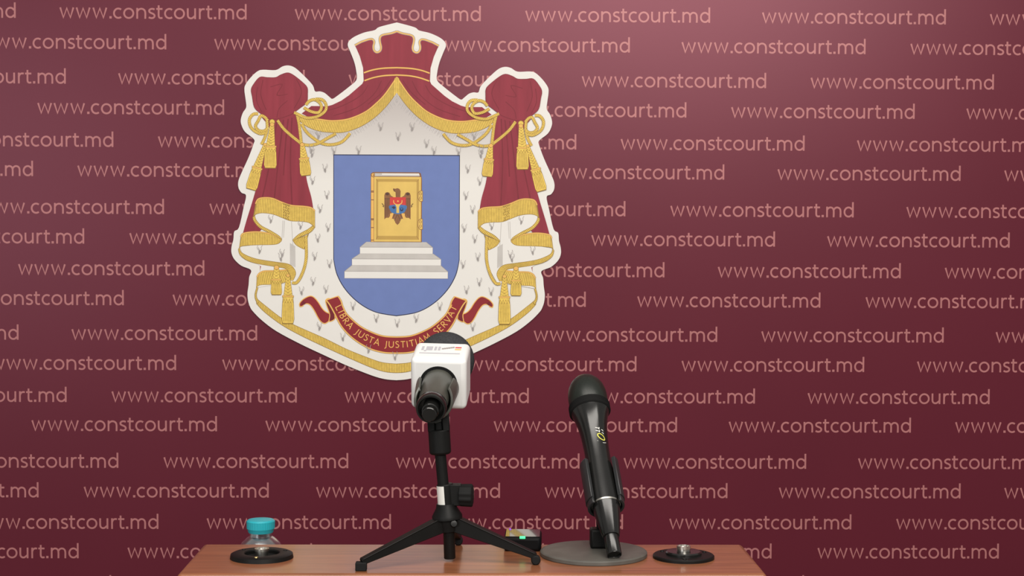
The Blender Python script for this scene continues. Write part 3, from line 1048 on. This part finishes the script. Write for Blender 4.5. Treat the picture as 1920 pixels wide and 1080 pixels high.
link_mesh('signal_light', bm, 'purple_led', rec, label='violet light')

# ------------------------------------------------------------------ desk stand and handheld microphone
DX, DY = 0.1374, 1.8836
stand = thing('microphone_desk_stand', 'round grey metal desk stand with clip, carrying the slanted handheld microphone', 'microphone stand', (DX, DY, TOP))
bm = bmesh.new()
add_lathe(bm, [(0.0, 0.0), (0.0, 0.0635), (0.001, 0.0643), (0.0045, 0.0643), (0.0056, 0.0632), (0.0060, 0.0610), (0.0064, 0.0)], 96)
link_mesh('base_disc', bm, 'base_grey', stand, label='round grey metal base')

MT = Vector((0.1583, 1.835, 1.1101))
MA = (Vector((0.1330, 2.02, 1.3060)) - MT).normalized()
MM = axis_mtx(MT, MA)                 # handheld microphone frame
ml = Matrix.Translation((-DX, -DY, -TOP)) @ MM
under = MM.to_3x3() @ Vector((0, 1, 0))
bm = bmesh.new()
add_box(bm, 0.1515 - 0.0175 - DX, 0.1515 + 0.0175 - DX, 0.006, 0.027, 0.0062, 0.030)
link_mesh('stem', bm, 'black', stand, bevel=0.003)
piv = MT + MA * 0.085 + under * 0.026
bm = bmesh.new()
add_lathe(bm, [(-0.014, 0.0), (-0.014, 0.010), (0.014, 0.010), (0.014, 0.0)], 24, Matrix.Translation((piv.x - DX, piv.y - DY, piv.z - TOP)) @ Matrix.Rotation(pi / 2, 4, 'Y'))
add_bar(bm, (0.1515 - DX, 0.018, 0.028), (piv.x - DX, piv.y - DY, piv.z - TOP), 0.018, 0.014, 0.018, 0.014, up=Vector((0, 1, 0)))
link_mesh('swivel', bm, 'matblack', stand, bevel=0.001)
bm = bmesh.new()
# cradle: open trough around the underside of the microphone
a0, a1 = radians(-42), radians(222)
for rr0, rr1, t0, t1 in ((0.0190, 0.0225, 0.066, 0.074), (0.0186, 0.0238, 0.074, 0.130)):
    nseg = 30
    R = [[], [], [], []]
    for kk in range(nseg + 1):
        a = a0 + (a1 - a0) * kk / nseg
        for j, (rr, t) in enumerate(((rr0, t0), (rr1, t0), (rr1, t1), (rr0, t1))):
            R[j].append(bm.verts.new((rr * cos(a), rr * sin(a), t)))
    for kk in range(nseg):
        for j in range(4):
            bm.faces.new((R[j][kk], R[j][kk + 1], R[(j + 1) % 4][kk + 1], R[(j + 1) % 4][kk]))
    bm.faces.new([R[j][0] for j in range(4)])
    bm.faces.new([R[j][nseg] for j in range(4)])
bmesh.ops.transform(bm, matrix=ml, verts=bm.verts)
link_mesh('clip', bm, 'clipgrey', stand, bevel=0.0008, label='black trough-shaped clip')

mic = thing('handheld_microphone', 'black handheld wireless microphone leaning back in the clip of the round desk stand', 'microphone')
mic.matrix_world = MM
bm = bmesh.new()
add_lathe(bm, [(0.0705, 0.0), (0.0705, 0.0170), (0.10, 0.0162), (0.13, 0.0155), (0.150, 0.0157), (0.170, 0.0166), (0.185, 0.0182), (0.197, 0.0205), (0.206, 0.0232), (0.208, 0.0240), (0.208, 0.0)], 56)
link_mesh('handle', bm, 'satinblack', mic, label='glossy black tapered handle')
bm = bmesh.new()
add_lathe(bm, [(0.0255, 0.0), (0.0255, 0.0100), (0.030, 0.0112), (0.066, 0.0168), (0.0685, 0.0170), (0.0685, 0.0)], 56)
link_mesh('tail_cap', bm, 'satinblack', mic)
bm = bmesh.new()
add_lathe(bm, [(0.0684, 0.0170), (0.0684, 0.0176), (0.0706, 0.0176), (0.0706, 0.0170)], 56)
link_mesh('trim_ring', bm, 'silver', mic, label='thin silver ring')
bm = bmesh.new()
add_lathe(bm, [(0.002, 0.0), (0.002, 0.0072), (0.0, 0.0078), (0.0, 0.0086), (0.001, 0.0090), (0.0256, 0.0086), (0.0256, 0.0)], 36)
link_mesh('antenna_stub', bm, 'satinblack', mic)
bm = bmesh.new()
pr = [(0.2078, 0.0), (0.2078, 0.0245), (0.2092, 0.0262)]
for kk in range(1, 7):
    pr += [(0.2092 + kk * 0.0013, 0.0257), (0.2098 + kk * 0.0013, 0.0262)]
pr += [(0.2192, 0.0250), (0.2192, 0.0)]
add_lathe(bm, pr, 56)
link_mesh('grille_ring', bm, 'matblack', mic)
bm = bmesh.new()
add_lathe(bm, [(0.2190, 0.0), (0.2190, 0.0238), (0.224, 0.0247), (0.232, 0.0249), (0.239, 0.0243), (0.247, 0.0225), (0.2545, 0.0188), (0.2605, 0.0136), (0.2642, 0.0075), (0.2655, 0.0)], 56)
link_mesh('grille', bm, 'grille', mic, label='domed dark mesh grille')


def handle_r(t):
    pts = [(0.13, 0.0155), (0.150, 0.0157), (0.170, 0.0166), (0.185, 0.0182), (0.197, 0.0205)]
    for (a, ra), (b, rb) in zip(pts, pts[1:]):
        if a <= t <= b:
            return ra + (rb - ra) * (t - a) / (b - a)
    return 0.0205


def on_handle(arc_m, t):
    """point on the handle: arc_m metres to the right of the line that faces the room."""
    r = handle_r(t) + 0.0002
    a = -pi / 2 + arc_m / r
    return (r * cos(a), r * sin(a), t)


bm = bmesh.new()


def mark(pts, w):
    L, R = stroke_sides(pts, w)
    va = [bm.verts.new(on_handle(*p)) for p in L]
    vb = [bm.verts.new(on_handle(*p)) for p in R]
    for i in range(len(va) - 1):
        bm.faces.new((va[i], va[i + 1], vb[i + 1], vb[i]))


mc, mt_ = 0.0066, 0.1600
mark([(mc + 0.0046 * cos(a + .5) * 1.0, mt_ + 0.0044 * sin(a)) for a in [2 * pi * k / 24 for k in range(25)]], 0.0013)
n_yellow = len(bm.faces)
for k in range(2):
    z0 = mt_ + 0.0078 + k * 0.0042
    mark([(mc - 0.0062, z0 + 0.0010), (mc - 0.0030, z0 + 0.0004), (mc + 0.0034, z0 - 0.0016), (mc + 0.0040, z0 - 0.0030)], 0.0009)
    mark([(mc - 0.0010, z0 + 0.0016), (mc - 0.0018, z0 - 0.0016)], 0.0009)
mark([(mc - 0.0060, mt_ - 0.0060), (mc + 0.0020, mt_ - 0.0085), (mc + 0.0062, mt_ - 0.0070)], 0.0005)
bm.faces.ensure_lookup_table()
for f in bm.faces[n_yellow:]:
    f.material_index = 1
link_mesh('painted_mark', bm, ['yellow_paint', 'sticker'], mic, smooth=False, label='hand-painted yellow and white mark')

# ------------------------------------------------------------------ tabletop tripod with reporter microphone
HX, HY = -0.0355, 1.8497
tri = thing('tabletop_tripod', 'small black tabletop tripod with three splayed legs, holding the white-cubed microphone', 'tripod', (HX, HY, TOP))
RX = Vector((-0.0405, 1.8497, 1.166))          # rod foot
RT = Vector((-0.0468, 1.8497, 1.232))          # rod top
off = Vector((-HX, -HY, -TOP))


def tpart(name, build, m, bevel=0.0, label=None, parent=None, **kw):
    bm = bmesh.new()
    build(bm)
    bmesh.ops.transform(bm, matrix=Matrix.Translation(off), verts=bm.verts)
    return link_mesh(name, bm, m, parent or tri, bevel=bevel, label=label, **kw)


def ax(p, q):
    return axis_mtx(p, Vector(q) - Vector(p))


tb = Vector((HX + 0.0007, HY, TOP + 0.003))
tt = Vector((HX - 0.001, HY, 1.152))
tpart('centre_tube', lambda b: add_lathe(b, [(0, 0.0), (0, 0.0062), (0.001, 0.0068), ((tt - tb).length, 0.0068), ((tt - tb).length, 0)], 28, ax(tb, tt)), 'black')
hb, ht = Vector((-0.0368, HY, 1.136)), Vector((-0.0392, HY, 1.1685))
tpart('hub', lambda b: add_lathe(b, [(0, 0), (0, 0.0112), (0.0145, 0.0128), (0.0146, 0.0178), (0.0185, 0.0178), (0.0275, 0.0125), (0.0325, 0.0115), (0.0325, 0)], 36, ax(hb, ht)), 'black')
feet = [Vector((-0.134, 1.7985, TOP)), Vector((0.0649, 1.831, TOP)), Vector((-0.0262, 1.9445, TOP))]
for i, ft_ in enumerate(feet):
    d = Vector((ft_.x - HX, ft_.y - HY, 0)).normalized()
    p = Vector((HX - 0.001, HY, 1.1445)) + d * 0.009
    q = Vector((ft_.x, ft_.y, TOP + 0.0098)) + d * 0.001

    def build(b, p=p, q=q):
        dd = (q - p)
        s = Vector((0, 0, 1)).cross(dd).normalized()
        # channel-shaped leg: deep at the hub, slim at the foot
        add_bar(b, p, q, 0.0115, 0.0185, 0.0078, 0.0066)
        add_bar(b, p + Vector((0, 0, 0.0090)), q + Vector((0, 0, 0.0033)), 0.0135, 0.0018, 0.0095, 0.0016)
    leg = tpart('leg', build, 'black', 0.0008)
    if i == 0:
        tpart('rubber_foot', lambda b, q=q: add_box(b, q.x - 0.0068, q.x + 0.0062, q.y - 0.0055, q.y + 0.0055, TOP, TOP + 0.0100), 'matblack', 0.0012, parent=leg)
    else:
        tpart('rubber_foot', lambda b, q=q: add_lathe(b, [(-0.0055, 0), (-0.0055, 0.0042), (-0.004, 0.0056), (0.004, 0.0056), (0.0055, 0.0042), (0.0055, 0)], 20,
                                                      Matrix.Translation((q.x, q.y, TOP + 0.0056)) @ Matrix.Rotation(pi / 2, 4, 'X')), 'matblack', parent=leg)
    sc_ = p + Vector((0, -0.0095, 0.0015)) if i == 1 else p + d * 0.004
    if i == 1:
        tpart('screw', lambda b: add_lathe(b, [(0, 0.0042), (0.002, 0.0036), (0.0022, 0)], 14, axis_mtx(Vector((-0.0300, HY - 0.0115, 1.1465)), (0.1, -1, 0.2))), 'satinblack')
tpart('collar', lambda b: (add_lathe(b, [(0, 0), (0, 0.0098), (0.027, 0.0098), (0.0275, 0.0085), (0.0275, 0)], 28, ax(Vector((-0.0388, HY, 1.1645)), Vector((-0.0408, HY, 1.192)))),
                           add_box(b, -0.0385, -0.0215, HY - 0.0075, HY + 0.0075, 1.1665, 1.1915)), 'black', 0.001)


def knob(b):
    segs = 48
    pr = [(0.0, 0.0), (0.0, 0.0125), (0.0135, 0.0130), (0.0145, 0.0118), (0.0145, 0.0)]
    vs = add_lathe(b, pr, segs)
    for v in vs:
        r = hypot(v.co.x, v.co.y)
        if r > 0.011:
            a = atan2(v.co.y, v.co.x)
            k = 1 + 0.055 * cos(a * 10)
            v.co.x *= k
            v.co.y *= k
    bmesh.ops.transform(b, matrix=Matrix.Translation((-0.0225, HY - 0.002, 1.1785)) @ Matrix.Rotation(pi / 2, 4, 'Y') @ Matrix.Rotation(radians(8), 4, 'X'), verts=vs)


tpart('locking_knob', knob, 'matblack', auto=50)
tpart('sticker', lambda b: add_lathe(b, [(0.003, 0.0101), (0.0255, 0.0101)], 12, ax(Vector((-0.0388, HY, 1.1645)), Vector((-0.0408, HY, 1.192))), radians(150), radians(262)), 'sticker', smooth=True, label='white paper sticker')
tpart('rod', lambda b: add_lathe(b, [(0, 0), (0, 0.0066), ((RT - RX).length, 0.0066), ((RT - RX).length, 0)], 28, ax(RX, RT)), 'black')

# microphone axis
MB = Vector((-0.0497, 1.885, 1.3055))          # centre of the cube's near face
PSI, ELE = radians(4.6), radians(14.5)
TA = Vector((sin(PSI) * cos(ELE), cos(PSI) * cos(ELE), sin(ELE)))
TM = axis_mtx(MB, TA)                          # local z runs from the speaker-side foam away from the room; cube near face at z = 0
# swivel block
sb, st_ = Vector((-0.0462, HY, 1.2265)), Vector((-0.0480, HY, 1.256))


def swivel(b):
    L = (st_ - sb).length
    add_lathe(b, [(0, 0), (0, 0.0105), (0.002, 0.0128), (L, 0.0128), (L, 0)], 32, ax(sb, st_))
    m = ax(st_, st_ + (st_ - sb))
    # fork cheeks
    add_box(b, -0.0128, -0.0045, -0.0085, 0.0085, -0.002, 0.021, m)
    add_box(b, 0.0045, 0.0128, -0.0085, 0.0085, -0.002, 0.021, m)
    add_box(b, -0.0046, 0.0046, -0.003, 0.007, -0.002, 0.020, m)


tpart('swivel_mount', swivel, 'black', 0.0012)


def clip(b):
    # trough under the microphone body plus a tongue down into the fork
    t0, t1 = -0.060, -0.006
    a0, a1 = radians(-38), radians(218)
    nseg = 30
    R = [[], [], [], []]
    for kk in range(nseg + 1):
        a = a0 + (a1 - a0) * kk / nseg
        cut = 0.012 * (abs((kk / nseg) - .5) * 2) ** 3
        for j, (rr, t) in enumerate(((0.0200, t0 + cut), (0.0230, t0 + cut), (0.0258, t1 - cut), (0.0222, t1 - cut))):
            R[j].append(b.verts.new((rr * cos(a), rr * sin(a), t)))
    for kk in range(nseg):
        for j in range(4):
            b.faces.new((R[j][kk], R[j][kk + 1], R[(j + 1) % 4][kk + 1], R[(j + 1) % 4][kk]))
    b.faces.new([R[j][0] for j in range(4)])
    b.faces.new([R[j][nseg] for j in range(4)])
    # local +y points down here after the frame is checked below
    vs = list(b.verts)
    bmesh.ops.transform(b, matrix=TM, verts=vs)
    c = MB - TA * 0.040
    dn = TM.to_3x3() @ Vector((0, 1, 0))
    add_bar(b, c + dn * 0.020, Vector((st_.x - 0.0004, st_.y, st_.z + 0.008)), 0.0088, 0.014, 0.0088, 0.012, up=Vector((0, 1, 0)))


tpart('clip', clip, 'olive', 0.0006, label='dark grey trough-shaped clip')

rm = thing('reporter_microphone', 'black reporter microphone with white cube flag and round foam windscreen on the small tripod', 'microphone')
rm.matrix_world = TM
bm = bmesh.new()
add_lathe(bm, [(-0.068, 0.0), (-0.068, 0.0164), (-0.050, 0.0176), (-0.025, 0.0190), (0.0, 0.0192), (0.0, 0.0)], 44)
link_mesh('handle', bm, 'olive', rm, label='olive grey handle')
bm = bmesh.new()
add_lathe(bm, [(-0.0815, 0.0138), (-0.084, 0.0150), (-0.084, 0.0168), (-0.082, 0.0175), (-0.070, 0.0175), (-0.0675, 0.0163), (-0.0675, 0.0)], 44)
add_lathe(bm, [(-0.0815, 0.0138), (-0.071, 0.0136), (-0.071, 0.0)], 44)
link_mesh('tail_collar', bm, 'satinblack', rm)
bm = bmesh.new()
add_lathe(bm, [(-0.101, 0.0), (-0.101, 0.0078), (-0.100, 0.0086), (-0.091, 0.0088), (-0.090, 0.0098), (-0.070, 0.0100), (-0.070, 0.0)], 32)
link_mesh('cable_plug', bm, 'satinblack', rm)
bm = bmesh.new()
add_lathe(bm, [(0.0005, 0.0190), (-0.0006, 0.0195), (-0.0006, 0.0225), (0.0005, 0.0232)], 44)
link_mesh('gap_shade_ring', bm, 'matblack', rm)  # black ring stands in for the shaded gap where the handle enters the cube
bm = bmesh.new()
h = 0.0335
add_box(bm, -h, h, -h + 0.001, h - 0.001, 0.0, 0.062)
flag = link_mesh('cube_flag', bm, 'plastic_white', rm, bevel=0.0065, segs=5, label='white plastic cube')
# badge printed on the upper side of the cube (local -y is up)
bm = bmesh.new()
yt = -h + 0.0009
mats = ['badge_grey', 'midgrey', 'palegold', 'vividred']


def decal(x0, x1, z0, z1, mi):
    vs = [bm.verts.new((x, yt - 0.0001, z)) for x, z in ((x0, z0), (x1, z0), (x1, z1), (x0, z1))]
    bm.faces.new(vs).material_index = mi


for x, w in ((-0.024, 0.003), (-0.0185, 0.008), (-0.0085, 0.003), (-0.004, 0.003)):
    decal(x, x + w, 0.030, 0.044, 0)
decal(-0.0205, -0.0175, 0.026, 0.030, 0)
for k in range(6):
    decal(0.0005 + 0.0025 * k, 0.003 + 0.0025 * k, 0.034 + 0.0012 * k, 0.039 + 0.0012 * k, 1)
decal(0.0165, 0.0240, 0.033, 0.037, 2)
decal(0.0165, 0.0240, 0.040, 0.044, 3)
decal(-0.025, 0.024, 0.018, 0.021, 0)
link_mesh('badge', bm, mats, flag, smooth=False, label='small grey and orange badge')
bm = bmesh.new()
pr = [(0.055, 0.0)]
for k in range(0, 21):
    a = -pi / 2 + pi * k / 20
    pr.append((0.086 + 0.036 * sin(a) * (1.05 if a > 0 else 0.8), max(0.036 * cos(a), 0)))
pr[1] = (pr[1][0], 0.004)
pr[-1] = (pr[-1][0], 0.0)
add_lathe(bm, pr, 48)
link_mesh('windscreen', bm, 'foam', rm, label='charcoal foam windscreen')
